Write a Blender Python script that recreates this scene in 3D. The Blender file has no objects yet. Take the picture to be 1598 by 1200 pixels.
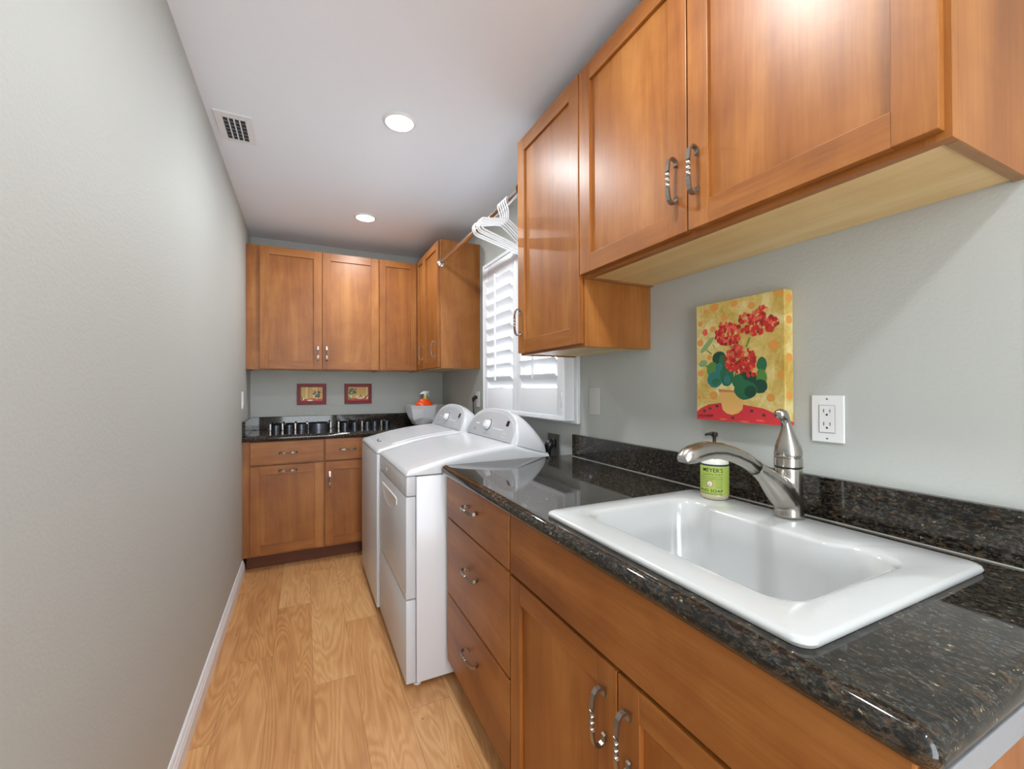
import bpy, bmesh, math, random
from mathutils import Vector, Matrix
random.seed(7)
C = bpy.context.scene
COL = C.collection
PI = math.pi
D2R = math.radians

# ------------------------------------------------------------------ camera, world, lights, exposure
F_PX, YAW, PITCH, ROLL, CAM_H = 669.4, D2R(25.8415), D2R(.393), D2R(-.1903), 1.25
fw = Vector((math.sin(YAW)*math.cos(PITCH), math.cos(YAW)*math.cos(PITCH), math.sin(PITCH)))
r0 = Vector((math.cos(YAW), -math.sin(YAW), 0)); u0 = r0.cross(fw)
rr = r0*math.cos(ROLL)+u0*math.sin(ROLL); uu = -r0*math.sin(ROLL)+u0*math.cos(ROLL)
cam = bpy.data.cameras.new('camera'); co = bpy.data.objects.new('camera', cam); COL.objects.link(co)
m = Matrix((rr, uu, -fw)).transposed().to_4x4(); m.translation = (0, 0, CAM_H); co.matrix_world = m
cam.sensor_fit = 'HORIZONTAL'; cam.sensor_width = 36; cam.lens = 36*F_PX/1598; cam.clip_start = .02
C.camera = co

w = bpy.data.worlds.new('world'); C.world = w; w.use_nodes = True
bg = w.node_tree.nodes['Background']; bg.inputs[0].default_value = (.88, .94, 1, 1); bg.inputs[1].default_value = 3.4

C.view_settings.view_transform = 'Standard'; C.view_settings.look = 'None'
C.view_settings.gamma = 1; C.view_settings.exposure = 1.36; C.view_settings.use_curve_mapping = False

CEIL = 2.43; XL = -.376; XR = 1.16; YB = 3.88; Y0 = -1.7
LAMP_W = 4.0
LAMPS = [(.38, 3.10), (.38, 1.92), (.38, .74), (.38, -.42)]
for i, (x, y) in enumerate(LAMPS):
    l = bpy.data.lights.new('recessed_lamp_light', 'AREA'); l.shape = 'DISK'; l.size = .115; l.energy = LAMP_W
    l.color = (.90, .96, 1)
    o = bpy.data.objects.new('recessed_lamp_light', l); o.location = (x, y, CEIL-.014); COL.objects.link(o)

# ------------------------------------------------------------------ node helpers
def new_mat(name):
    mt = bpy.data.materials.new(name); mt.use_nodes = True
    nt = mt.node_tree; b = nt.nodes['Principled BSDF']
    return mt, nt, b
def s2l(c): return tuple((v/255/12.92 if v/255 <= .04045 else ((v/255+.055)/1.055)**2.4) for v in c)+(1,)
def N(nt, t, **k):
    n = nt.nodes.new(t)
    for a, v in k.items(): setattr(n, a, v)
    return n
def L(nt, a, b): nt.links.new(a, b)
def math_n(nt, op, a, b=None, c=None):
    n = N(nt, 'ShaderNodeMath', operation=op)
    for i, v in enumerate((a, b, c)):
        if v is None: continue
        if isinstance(v, (int, float)): n.inputs[i].default_value = v
        else: L(nt, v, n.inputs[i])
    return n.outputs[0]
def mix_c(nt, fac, a, b, mode='MIX'):
    n = N(nt, 'ShaderNodeMix', data_type='RGBA', blend_type=mode)
    for i, v in ((0, fac), (6, a), (7, b)):
        if isinstance(v, (int, float)): n.inputs[i].default_value = v
        elif isinstance(v, tuple): n.inputs[i].default_value = v
        else: L(nt, v, n.inputs[i])
    return n.outputs[2]
def ramp(nt, fac, stops, interp='LINEAR'):
    n = N(nt, 'ShaderNodeValToRGB'); cr = n.color_ramp; cr.interpolation = interp
    while len(cr.elements) < len(stops): cr.elements.new(.5)
    for e, (p, c) in zip(cr.elements, stops): e.position = p; e.color = c
    L(nt, fac, n.inputs[0]); return n.outputs[0]
def noise(nt, vec, scale, detail=3, rough=.5, dist=0):
    n = N(nt, 'ShaderNodeTexNoise'); n.inputs['Scale'].default_value = scale; n.inputs['Detail'].default_value = detail
    n.inputs['Roughness'].default_value = rough; n.inputs['Distortion'].default_value = dist
    L(nt, vec, n.inputs['Vector']); return n
def mapping(nt, scale, src='Object'):
    t = N(nt, 'ShaderNodeTexCoord'); mp = N(nt, 'ShaderNodeMapping'); mp.inputs['Scale'].default_value = scale
    L(nt, t.outputs[src], mp.inputs[0]); return mp.outputs[0]
def bump(nt, b, h, strength, dist=.002):
    n = N(nt, 'ShaderNodeBump'); n.inputs['Strength'].default_value = strength; n.inputs['Distance'].default_value = dist
    L(nt, h, n.inputs['Height']); L(nt, n.outputs[0], b.inputs['Normal'])
def plain(name, rgb, rough=.5, metal=0, spec=.5, coat=0, emis=None, es=0, bumpy=None, trans=0):
    mt, nt, b = new_mat(name)
    b.inputs['Base Color'].default_value = s2l(rgb); b.inputs['Roughness'].default_value = rough
    b.inputs['Metallic'].default_value = metal; b.inputs['Specular IOR Level'].default_value = spec
    b.inputs['Coat Weight'].default_value = coat; b.inputs['Coat Roughness'].default_value = .08
    b.inputs['Transmission Weight'].default_value = trans
    if emis: b.inputs['Emission Color'].default_value = s2l(emis); b.inputs['Emission Strength'].default_value = es
    if True:  # a slight procedural variation of roughness on every surface
        nn = noise(nt, mapping(nt, (1, 1, 1)), 35, 2)
        r = math_n(nt, 'MULTIPLY_ADD', nn.outputs['Fac'], .06, max(rough-.03, 0)); L(nt, r, b.inputs['Roughness'])
    if bumpy: bump(nt, b, noise(nt, mapping(nt, (1, 1, 1)), bumpy[0], bumpy[2] if len(bumpy) > 2 else 2).outputs['Fac'], bumpy[1])
    return mt

def wood(name, axis, light, mid, dark, rough=.42):
    mt, nt, b = new_mat(name)
    def sc(along, across): return tuple(along if i == axis else across for i in range(3))
    broad = noise(nt, mapping(nt, sc(.9, 7)), 1.0, 3, .55, .7).outputs['Fac']
    fine = noise(nt, mapping(nt, sc(6, 160)), 1.0, 3, .6, .3).outputs['Fac']
    blot = noise(nt, mapping(nt, (1, 1, 1)), 5, 4, .6, .4).outputs['Fac']
    v = math_n(nt, 'MULTIPLY_ADD', broad, .55, 0)
    v = math_n(nt, 'MULTIPLY_ADD', fine, .18, v)
    v = math_n(nt, 'MULTIPLY_ADD', blot, .27, v)
    c = ramp(nt, v, [(.36, s2l(dark)), (.5, s2l(mid)), (.64, s2l(light))])
    L(nt, c, b.inputs['Base Color'])
    b.inputs['Roughness'].default_value = rough; b.inputs['Specular IOR Level'].default_value = .38
    b.inputs['Coat Weight'].default_value = .12; b.inputs['Coat Roughness'].default_value = .34
    bump(nt, b, fine, .04, .001)
    return mt
MAPLE = ((174, 114, 56), (152, 92, 38), (126, 70, 26))
WV = wood('maple_grain_upright', 2, *MAPLE); WX = wood('maple_grain_across', 0, *MAPLE); WY = wood('maple_grain_along', 1, *MAPLE)
BIRCH = wood('birch_ply', 1, (230, 204, 152), (220, 190, 134), (206, 172, 114), .55)
EDGE = wood('ply_edge', 0, (176, 140, 100), (150, 112, 76), (110, 78, 50), .7)
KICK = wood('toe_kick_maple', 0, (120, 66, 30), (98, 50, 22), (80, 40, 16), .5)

def granite():
    mt, nt, b = new_mat('black_brown_granite')
    t = N(nt, 'ShaderNodeTexCoord'); mp = N(nt, 'ShaderNodeMapping'); mp.inputs['Scale'].default_value = (.9, .5, 1); mp.inputs['Rotation'].default_value = (0, 0, .35)
    L(nt, t.outputs['Object'], mp.inputs[0]); vec = mp.outputs[0]
    n0 = noise(nt, vec, 60, 4, .6)
    vm = N(nt, 'ShaderNodeVectorMath', operation='MULTIPLY_ADD'); L(nt, n0.outputs['Color'], vm.inputs[0]); vm.inputs[1].default_value = (.012,)*3; L(nt, vec, vm.inputs[2])
    n1 = noise(nt, vm.outputs[0], 190, 5, .75).outputs['Fac']
    nb = noise(nt, vm.outputs[0], 130, 4, .7)
    sep = N(nt, 'ShaderNodeSeparateColor'); L(nt, nb.outputs['Color'], sep.inputs[0])
    n2 = noise(nt, vec, 7, 3, .6).outputs['Fac']
    c = ramp(nt, n1, [(.36, s2l((9, 9, 9))), (.48, s2l((28, 27, 24))), (.58, s2l((62, 56, 48))), (.72, s2l((120, 110, 94)))])
    br = ramp(nt, sep.outputs[0], [(.54, (0, 0, 0, 1)), (.62, (1, 1, 1, 1))])
    c = mix_c(nt, math_n(nt, 'MULTIPLY', br, .55), c, s2l((98, 74, 50)))
    gr = ramp(nt, sep.outputs[1], [(.565, (0, 0, 0, 1)), (.64, (1, 1, 1, 1))])
    c = mix_c(nt, math_n(nt, 'MULTIPLY', gr, .5), c, s2l((92, 98, 98)))
    pl = ramp(nt, sep.outputs[2], [(.64, (0, 0, 0, 1)), (.70, (1, 1, 1, 1))])
    c = mix_c(nt, math_n(nt, 'MULTIPLY', pl, .8), c, s2l((200, 180, 142)))
    c = mix_c(nt, ramp(nt, n2, [(.40, (.45, .45, .45, 1)), (.58, (0, 0, 0, 1))]), c, s2l((10, 10, 10)))
    L(nt, c, b.inputs['Base Color']); b.inputs['Roughness'].default_value = .05
    b.inputs['Specular IOR Level'].default_value = .5
    return mt
GRAN = granite()

def floor_mat():
    mt, nt, b = new_mat('hickory_plank_floor')
    t = N(nt, 'ShaderNodeTexCoord'); s = N(nt, 'ShaderNodeSeparateXYZ'); L(nt, t.outputs['Object'], s.inputs[0])
    X, Y = s.outputs[0], s.outputs[1]
    W_, LEN = .165, 1.25
    xi = math_n(nt, 'DIVIDE', math_n(nt, 'SUBTRACT', X, .034), W_)
    idx = math_n(nt, 'FLOOR', xi); fx = math_n(nt, 'FRACT', xi)
    yo = math_n(nt, 'MULTIPLY_ADD', idx, -.47, math_n(nt, 'SUBTRACT', Y, 1.99))
    yi = math_n(nt, 'DIVIDE', yo, LEN); idy = math_n(nt, 'FLOOR', yi); fy = math_n(nt, 'FRACT', yi)
    cmb = N(nt, 'ShaderNodeCombineXYZ'); L(nt, idx, cmb.inputs[0]); L(nt, idy, cmb.inputs[1])
    wn = N(nt, 'ShaderNodeTexWhiteNoise', noise_dimensions='3D'); L(nt, cmb.outputs[0], wn.inputs['Vector'])
    rnd = N(nt, 'ShaderNodeSeparateColor'); L(nt, wn.outputs['Color'], rnd.inputs[0])
    # plank-local coordinates with a random shift
    lx = math_n(nt, 'MULTIPLY', math_n(nt, 'SUBTRACT', fx, .5), W_)
    px_ = math_n(nt, 'MULTIPLY_ADD', rnd.outputs[0], 7, X); py_ = math_n(nt, 'MULTIPLY_ADD', rnd.outputs[1], 9, Y)
    v = N(nt, 'ShaderNodeCombineXYZ'); L(nt, px_, v.inputs[0]); L(nt, py_, v.inputs[1])
    mp = N(nt, 'ShaderNodeMapping'); mp.inputs['Scale'].default_value = (5.5, .7, 1); L(nt, v.outputs[0], mp.inputs[0])
    big = noise(nt, mp.outputs[0], 1.3, 2, .45, .6).outputs['Fac']
    rings = math_n(nt, 'SINE', math_n(nt, 'MULTIPLY', big, 120))
    mp2 = N(nt, 'ShaderNodeMapping'); mp2.inputs['Scale'].default_value = (190, 7, 1); L(nt, v.outputs[0], mp2.inputs[0])
    fine = noise(nt, mp2.outputs[0], 1, 3, .6).outputs['Fac']
    mp3 = N(nt, 'ShaderNodeMapping'); mp3.inputs['Scale'].default_value = (9, 2.2, 1); L(nt, v.outputs[0], mp3.inputs[0])
    blot = noise(nt, mp3.outputs[0], 1, 3, .5, .5).outputs['Fac']
    g = math_n(nt, 'MULTIPLY_ADD', rings, .075, .5)
    g = math_n(nt, 'ADD', g, math_n(nt, 'MULTIPLY', math_n(nt, 'SUBTRACT', fine, .5), .35))
    g = math_n(nt, 'ADD', g, math_n(nt, 'MULTIPLY', math_n(nt, 'SUBTRACT', blot, .5), .45))
    g = math_n(nt, 'ADD', g, math_n(nt, 'MULTIPLY', math_n(nt, 'SUBTRACT', rnd.outputs[2], .5), .22))
    c = ramp(nt, g, [(.15, s2l((156, 102, 60))), (.42, s2l((194, 138, 86))), (.62, s2l((212, 160, 106))), (.9, s2l((228, 186, 136)))])
    # mineral streaks
    mp4 = N(nt, 'ShaderNodeMapping'); mp4.inputs['Scale'].default_value = (60, 14, 1); L(nt, v.outputs[0], mp4.inputs[0])
    sp = noise(nt, mp4.outputs[0], 1, 2).outputs['Fac']
    spm = math_n(nt, 'MULTIPLY', math_n(nt, 'GREATER_THAN', sp, .735), math_n(nt, 'GREATER_THAN', rnd.outputs[1], .45))
    c = mix_c(nt, math_n(nt, 'MULTIPLY', spm, .6), c, s2l((112, 58, 30)))
    # seams
    ex = math_n(nt, 'MULTIPLY', math_n(nt, 'MINIMUM', fx, math_n(nt, 'SUBTRACT', 1, fx)), W_)
    ey = math_n(nt, 'MULTIPLY', math_n(nt, 'MINIMUM', fy, math_n(nt, 'SUBTRACT', 1, fy)), LEN)
    seam = math_n(nt, 'LESS_THAN', math_n(nt, 'MINIMUM', ex, ey), .0009)
    c = mix_c(nt, math_n(nt, 'MULTIPLY', seam, .55), c, s2l((96, 58, 30)))
    L(nt, c, b.inputs['Base Color']); b.inputs['Roughness'].default_value = .38
    b.inputs['Specular IOR Level'].default_value = .45
    bump(nt, b, math_n(nt, 'SUBTRACT', g, math_n(nt, 'MULTIPLY', seam, .6)), .05, .001)
    return mt
FLOOR = floor_mat()

def wall_mat(name, rgb, sc=150, st=.35):
    mt, nt, b = new_mat(name)
    vec = mapping(nt, (1, 1, 1))
    n1 = noise(nt, vec, sc, 3, .5).outputs['Fac']; n2 = noise(nt, vec, 2.5, 2).outputs['Fac']
    c = mix_c(nt, math_n(nt, 'MULTIPLY', n2, .08), s2l(rgb), s2l(tuple(v*.93 for v in rgb)))
    L(nt, c, b.inputs['Base Color']); b.inputs['Roughness'].default_value = .6; b.inputs['Specular IOR Level'].default_value = .3
    bump(nt, b, ramp(nt, n1, [(.42, (0, 0, 0, 1)), (.62, (1, 1, 1, 1))]), st, .0015)
    return mt
WALL = wall_mat('grey_wall_paint', (185, 187, 182), 120, .16); CEILM = wall_mat('white_ceiling_paint', (240, 244, 251), 80, .08)
TRIM = plain('white_trim_paint', (232, 233, 236), .35)
SHUT = plain('white_shutter_paint', (240, 241, 244), .3)
ENAM = plain('white_appliance_enamel', (216, 217, 220), .22, coat=.2)
ENAMF = plain('white_appliance_front', (206, 209, 213), .38, coat=.05)
PORC = plain('white_porcelain', (200, 201, 200), .12, coat=.6)
SILV = plain('silver_console_plastic', (188, 191, 196), .36, metal=.15)
NICK = plain('brushed_nickel', (176, 172, 164), .24, metal=1)
PEWT = plain('pewter_pull', (158, 152, 144), .32, metal=1, bumpy=(300, .1))
CHROM = plain('chrome_rod', (212, 206, 204), .12, metal=1)
STEEL = plain('dark_steel', (96, 100, 108), .28, metal=.9)
DARK = plain('black_plastic', (16, 16, 17), .35)
GAP = plain('dark_gap', (18, 18, 20), .8)
PLASTW = plain('white_plastic', (232, 232, 232), .3)
HANG = plain('white_hanger_plastic', (238, 240, 242), .25)
ALM = plain('painted_plate', (198, 197, 192), .4)
GREYP = plain('grey_steel_plate', (120, 118, 112), .4, metal=.5)
LAMPM = plain('lamp_diffuser', (255, 255, 255), .5, emis=(255, 250, 242), es=6)
VENTD = plain('dark_duct', (52, 56, 62), .7)
BOWLM = plain('white_ceramic_bowl', (232, 232, 236), .2)
ORANGE = plain('orange_plastic', (238, 84, 20), .25)
LIME = plain('yellow_green_plastic', (176, 170, 60), .3)

# ------------------------------------------------------------------ mesh helpers
class MB:
    def __init__(s): s.bm = bmesh.new(); s.mi = 0
    def _tag(s, faces):
        for f in faces: f.material_index = s.mi
    def box(s, x0, x1, y0, y1, z0, z1, bev=0, seg=2):
        x0, x1 = sorted((x0, x1)); y0, y1 = sorted((y0, y1)); z0, z1 = sorted((z0, z1))
        t = bmesh.new(); bmesh.ops.create_cube(t, size=1)
        for v in t.verts: v.co = Vector(((x0+x1)/2+v.co.x*(x1-x0), (y0+y1)/2+v.co.y*(y1-y0), (z0+z1)/2+v.co.z*(z1-z0)))
        if bev: bmesh.ops.bevel(t, geom=t.edges[:], offset=bev, segments=seg, affect='EDGES', profile=.5)
        s.merge(t); return s
    def merge(s, t, mat=None):
        mp = {}
        for v in t.verts: mp[v] = s.bm.verts.new(mat @ v.co if mat else v.co)
        for f in t.faces:
            try: g = s.bm.faces.new([mp[v] for v in f.verts])
            except ValueError: continue
            g.material_index = s.mi; g.smooth = f.smooth
        t.free(); return s
    def loft(s, rings, closed=True, caps=True, smooth=True):
        vr = [[s.bm.verts.new(p) for p in r] for r in rings]; n = len(vr[0])
        for a, b in zip(vr, vr[1:]):
            for i in range(n if closed else n-1):
                j = (i+1) % n
                try: f = s.bm.faces.new((a[i], a[j], b[j], b[i])); f.material_index = s.mi; f.smooth = smooth
                except ValueError: pass
        if caps:
            for r in (vr[0][::-1], vr[-1]):
                try: f = s.bm.faces.new(r); f.material_index = s.mi
                except ValueError: pass
        return s
    def tube(s, pts, r, seg=10, closed=False, up=None):
        pts = [Vector(p) for p in pts]; n = len(pts); rs = r if isinstance(r, (list, tuple)) else [r]*n
        rings = []; prev = None
        for i, p in enumerate(pts):
            a = pts[i-1] if i or closed else p; b = pts[(i+1) % n] if i < n-1 or closed else p
            t = (b-a).normalized()
            if prev is None:
                q = Vector(up) if up else (Vector((0, 0, 1)) if abs(t.z) < .9 else Vector((1, 0, 0)))
                u = (q-t*q.dot(t)).normalized()
            else: u = (prev-t*prev.dot(t)).normalized()
            prev = u; v = t.cross(u)
            rings.append([p+(u*math.cos(k*2*PI/seg)+v*math.sin(k*2*PI/seg))*rs[i] for k in range(seg)])
        if closed: rings.append(rings[0]); return s.loft(rings, True, False)
        return s.loft(rings)
    def lathe(s, prof, cx, cy, seg=32, smooth=True, sx=1, sy=1):
        return s.loft([[Vector((cx+r*sx*math.cos(k*2*PI/seg), cy+r*sy*math.sin(k*2*PI/seg), z)) for k in range(seg)] for r, z in prof], True, True, smooth)
    def prism(s, poly, lo, hi, f):
        """poly of (a,b); f(a,b,d)->world"""
        return s.loft([[Vector(f(a, b, d)) for a, b in poly] for d in (lo, hi)], True, True, False)
    def face(s, pts):
        f = s.bm.faces.new([s.bm.verts.new(p) for p in pts]); f.material_index = s.mi; return s
    def smooth(s):
        for f in s.bm.faces: f.smooth = True
        return s
    def build(s, name, mats, parent=None, loc=None, sharp=None, recalc=True):
        if recalc: bmesh.ops.recalc_face_normals(s.bm, faces=s.bm.faces[:])
        off = Vector(parent['_o']) if parent is not None and '_o' in parent else (Vector(loc) if loc else Vector((0, 0, 0)))
        for v in s.bm.verts: v.co -= off
        me = bpy.data.meshes.new(name); s.bm.to_mesh(me); s.bm.free()
        for mt in (mats if isinstance(mats, (list, tuple)) else [mats]): me.materials.append(mt)
        if sharp: me.set_sharp_from_angle(angle=D2R(sharp))
        o = bpy.data.objects.new(name, me); COL.objects.link(o)
        o['_o'] = tuple(off)
        if parent is not None: o.parent = parent
        elif loc: o.location = loc
        return o
def thing(name, label, cat, loc=(0, 0, 0), group=None):
    o = bpy.data.objects.new(name, None); o.empty_display_size = .05; COL.objects.link(o)
    o.location = loc; o['_o'] = tuple(loc); o['label'] = label; o['category'] = cat
    if group: o['group'] = group
    return o
def tag(o, label, cat, group=None):
    o['label'] = label; o['category'] = cat
    if group: o['group'] = group
    return o
def struct(o): o['kind'] = 'structure'; return o

def text_mesh(txt, size, f, depth=.0004, offset=0, align='LEFT', xs=1):
    """text as flat polygons, mapped by f(x,y,d)"""
    cu = bpy.data.curves.new('t', 'FONT'); cu.body = txt; cu.size = size; cu.offset = offset; cu.align_x = align; cu.resolution_u = 2
    o = bpy.data.objects.new('t', cu); COL.objects.link(o)
    dg = bpy.context.evaluated_depsgraph_get(); me = bpy.data.meshes.new_from_object(o.evaluated_get(dg))
    t = bmesh.new(); t.from_mesh(me)
    bpy.data.objects.remove(o); bpy.data.curves.remove(cu); bpy.data.meshes.remove(me)
    bmesh.ops.triangulate(t, faces=t.faces[:])
    for v in t.verts: v.co = Vector(f(v.co.x*xs, v.co.y, depth))
    return t

# ------------------------------------------------------------------ room shell
struct(MB().box(XL-.12, XR+.14, Y0-.12, YB+.12, -.1, 0).build('floor', FLOOR))
struct(MB().box(XL-.12, XR+.14, Y0-.12, YB+.12, CEIL, CEIL+.1).build('ceiling', CEILM))
struct(MB().box(XL-.12, XL, Y0, YB, 0, CEIL).build('wall_left', WALL))
struct(MB().box(XL-.12, XR+.14, YB, YB+.12, 0, CEIL).build('wall_back', WALL))
WY0, WY1, WZ0, WZ1 = 1.715, 2.675, 1.12, 2.045      # window opening
mb = MB(); mb.box(XR, XR+.14, Y0, WY0, 0, CEIL).box(XR, XR+.14, WY1, YB, 0, CEIL)
mb.box(XR, XR+.14, WY0, WY1, 0, WZ0).box(XR, XR+.14, WY0, WY1, WZ1, CEIL)
struct(mb.build('wall_right', WALL))
struct(MB().box(.50, XR+.14, Y0-.12, Y0, 0, CEIL).build('added_blocker_wall', WALL))  # unseen part-width wall behind the camera, added to cut fill light from the open end
# baseboard: stepped profile
prof = [(0, 0), (.016, 0), (.016, .055), (.013, .062), (.013, .068), (.009, .075), (.007, .085), (.003, .09), (0, .09)]
struct(MB().prism(prof, Y0, 3.40, lambda a, b, d: (XL+a, d, b)).build('baseboard_left', TRIM))
struct(MB().prism(prof, Y0, .18, lambda a, b, d: (XR-a, d, b)).build('baseboard_right', TRIM))

# ------------------------------------------------------------------ window with shutters
win = bpy.data.objects.new('window_1', None); COL.objects.link(win); win.location = (XR, 2.19, WZ0); win['_o'] = (XR, 2.19, WZ0); struct(win)
mb = MB()                                            # casing flat on the wall
cy0, cy1, cz0, cz1 = 1.662, 2.728, 1.078, 2.087
mb.box(1.142, XR, cy0, WY0, cz0, cz1, .002).box(1.142, XR, WY1, cy1, cz0, cz1, .002)
mb.box(1.142, XR, WY0, WY1, cz0, WZ0, .002).box(1.142, XR, WY0, WY1, WZ1, cz1, .002)
mb.build('casing', TRIM, win)
mb = MB()                                            # projecting shutter frame
fy0, fy1, fz0, fz1 = 1.688, 2.70, 1.092, 2.070; t_ = .020
for a in ((fy0, fy0+t_, fz0, fz1), (fy1-t_, fy1, fz0, fz1), (fy0+t_, fy1-t_, fz0, fz0+t_), (fy0+t_, fy1-t_, fz1-t_, fz1)):
    mb.box(1.088, 1.143, *a, .002)
mb.build('shutter_frame', SHUT, win)
MBx = MB(); MBx.box(1.245, 1.249, WY0, WY1, WZ0, WZ1)
GL = bpy.data.materials.new('window_glass'); GL.use_nodes = True
gb = GL.node_tree.nodes['Principled BSDF']; gb.inputs['Transmission Weight'].default_value = 1; gb.inputs['Roughness'].default_value = 0; gb.inputs['IOR'].default_value = 1.05
MBx.build('glass_pane', GL, win)
mb = MB()
for a in ((WY0, WY0+.04, WZ0, WZ1), (WY1-.04, WY1, WZ0, WZ1), (WY0+.04, WY1-.04, WZ0, WZ0+.04), (WY0+.04, WY1-.04, WZ1-.04, WZ1), (WY0+.04, WY1-.04, 1.56, 1.59)):
    mb.box(1.225, 1.27, *a)
mb.build('sash', TRIM, win)
def shutter(y0, y1, hinge):
    z0, z1 = fz0+t_+.003, fz1-t_-.003
    x0, x1 = 1.092, 1.120; st = .05; bz, tz = 1.248, 1.945
    mb = MB(); mb.box(x0, x1, y0, y0+st, z0, z1, .003).box(x0, x1, y1-st, y1, z0, z1, .003)
    mb.box(x0+.001, x1-.001, y0+st, y1-st, z0, bz, .002).box(x0+.001, x1-.001, y0+st, y1-st, tz, z1, .002)
    pn = mb.build('shutter_panel', SHUT, win, sharp=40)
    n = 9; sp = (tz-bz)/n; xc = 1.106
    for k in range(n):
        zc = bz+sp*(k+.5); ring = []
        W2, T2, ang = .044, .005, D2R(-48)
        pr = [(W2*math.cos(q*2*PI/16), T2*math.sin(q*2*PI/16)) for q in range(16)]
        pr = [(a*math.cos(ang)-b*math.sin(ang), a*math.sin(ang)+b*math.cos(ang)) for a, b in pr]
        MB().loft([[Vector((xc+a, yy, zc+b)) for a, b in pr] for yy in (y0+st+.001, y1-st-.001)]).build('louver', SHUT, pn, sharp=50)
    yc = (y0+y1)/2
    MB().box(1.058, 1.069, yc-.006, yc+.006, bz+.045, tz+.01, .003).build('tilt_rod', SHUT, pn)
    for zz in (1.19, 1.96) if hinge else ():
        MB().tube([(1.088, hinge, zz-.035), (1.088, hinge, zz+.035)], .004, 8).build('hinge', PLASTW, pn)
shutter(2.197, 2.677, None); shutter(1.711, 2.191, 1.709)

# ------------------------------------------------------------------ ceiling fixtures
def disc_ring(mb, x, y, prof, seg=40): mb.lathe(prof, x, y, seg)
lamp_lab = ['round recessed ceiling light nearest the back cabinets, small in view', 'round recessed ceiling light to the right of the ceiling vent',
            'round recessed ceiling light above the sink cabinets, beyond the top of the view', 'round recessed ceiling light behind the photographer over the doorway']
for i, (x, y) in enumerate(LAMPS):
    t = thing('recessed_light', lamp_lab[i], 'ceiling light', (x, y, CEIL-.008), 'recessed ceiling lights')
    MB().lathe([(.058, CEIL), (.058, CEIL-.006), (.060, CEIL-.009), (.070, CEIL-.006), (.074, CEIL)], x, y, 40).build('trim_ring', TRIM, t, sharp=60)
    MB().lathe([(.0575, CEIL-.001), (.0575, CEIL-.008), (.03, CEIL-.0095), (.001, CEIL-.010)], x, y, 40).build('lens', LAMPM, t, sharp=60)

t = thing('ceiling_vent', 'small white ceiling air register with a dark grille beside the left wall', 'vent', (-.277, 2.27, CEIL))
vx0, vx1, vy0, vy1 = -.350, -.205, 2.165, 2.405; ox0, ox1, oy0, oy1 = -.320, -.235, 2.205, 2.385
mb = MB()
for a in ((vx0, ox0, vy0, vy1), (ox1, vx1, vy0, vy1), (ox0, ox1, vy0, oy0), (ox0, ox1, oy1, vy1)): mb.box(*a, CEIL-.006, CEIL, .002)
mb.build('frame', TRIM, t)
MB().box(ox0, ox1, oy0, oy1, CEIL-.0012, CEIL).build('duct_opening', VENTD, t)
for k in range(1, 4):
    xx = ox0+(ox1-ox0)*k/4; MB().box(xx-.0022, xx+.0022, oy0, oy1, CEIL-.008, CEIL-.001).build('bar', TRIM, t)
for k in range(1, 6):
    yy = oy0+(oy1-oy0)*k/6; MB().box(ox0, ox1, yy-.0014, yy+.0014, CEIL-.005, CEIL-.001).build('slat', plain('vent_slat_grey', (130, 134, 140), .5) if k == 1 else bpy.data.materials['vent_slat_grey'], t)

# ------------------------------------------------------------------ cabinet helpers
def mapx(x): return lambda a, b, d: (x-d, a, b)      # faces -x : a = y, b = z
def mapy(y): return lambda a, b, d: (a, y-d, b)      # faces -y : a = x, b = z
def fbox(mb, f, a0, a1, b0, b1, d0, d1, bev=0):
    p, q = f(a0, b0, d0), f(a1, b1, d1); mb.box(p[0], q[0], p[1], q[1], p[2], q[2], bev)
def pull(parent, f, a, b, vertical, S=1.0, mat=None):
    """bent C pull with curled feet and a twisted middle; centre (a,b) on the face"""
    pts = [(.038, .0045), (.042, .0022), (.048, .0022), (.0535, .006), (.0565, .013), (.0555, .021), (.0485, .0275), (.036, .0305)]
    mid = [(.024+(-.048)*k/16, .032) for k in range(17)]
    path = [(t, d) for t, d in pts]+mid+[(-t, d) for t, d in pts[::-1]]
    rings = []; n = len(path)
    for i, (t, d) in enumerate(path):
        t0, d0 = path[max(i-1, 0)]; t1, d1 = path[min(i+1, n-1)]
        L_ = math.hypot(t1-t0, d1-d0); tx, td = (t1-t0)/L_, (d1-d0)/L_
        nx, nd = -td, tx
        k = max(0, 1-abs(t)/.019) if abs(t) < .019 and d > .03 else 0
        hw = .0056-(.0018 if k > .05 else 0); ht = .0024+(.0012 if k > .05 else 0)
        if d < .02: hw *= .9
        tw = (t+.019)/.038*PI*1.5 if abs(t) < .019 and d > .03 else 0
        rg = []
        for cx_, cy_ in ((-1, -1), (1, -1), (1, 1), (-1, 1)):
            p, q = cx_*hw, cy_*ht
            p, q = p*math.cos(tw)-q*math.sin(tw), p*math.sin(tw)+q*math.cos(tw)
            tt, dd, wv = t+nx*q, d+nd*q, p
            A, B_ = (wv, tt) if vertical else (tt, wv)
            rg.append(Vector(f(a+A*S, b+B_*S, dd*S)))
        rings.append(rg)
    mb = MB().loft(rings, True, True, False)
    for sgn in (-1, 1):
        A, B_ = (0, sgn*.045) if vertical else (sgn*.045, 0)
        fbox(mb, f, a+(A-.003)*S, a+(A+.003)*S, b+(B_-.003)*S, b+(B_+.003)*S, -.0005, .003)
    return mb.build('handle', PEWT, parent)
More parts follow.
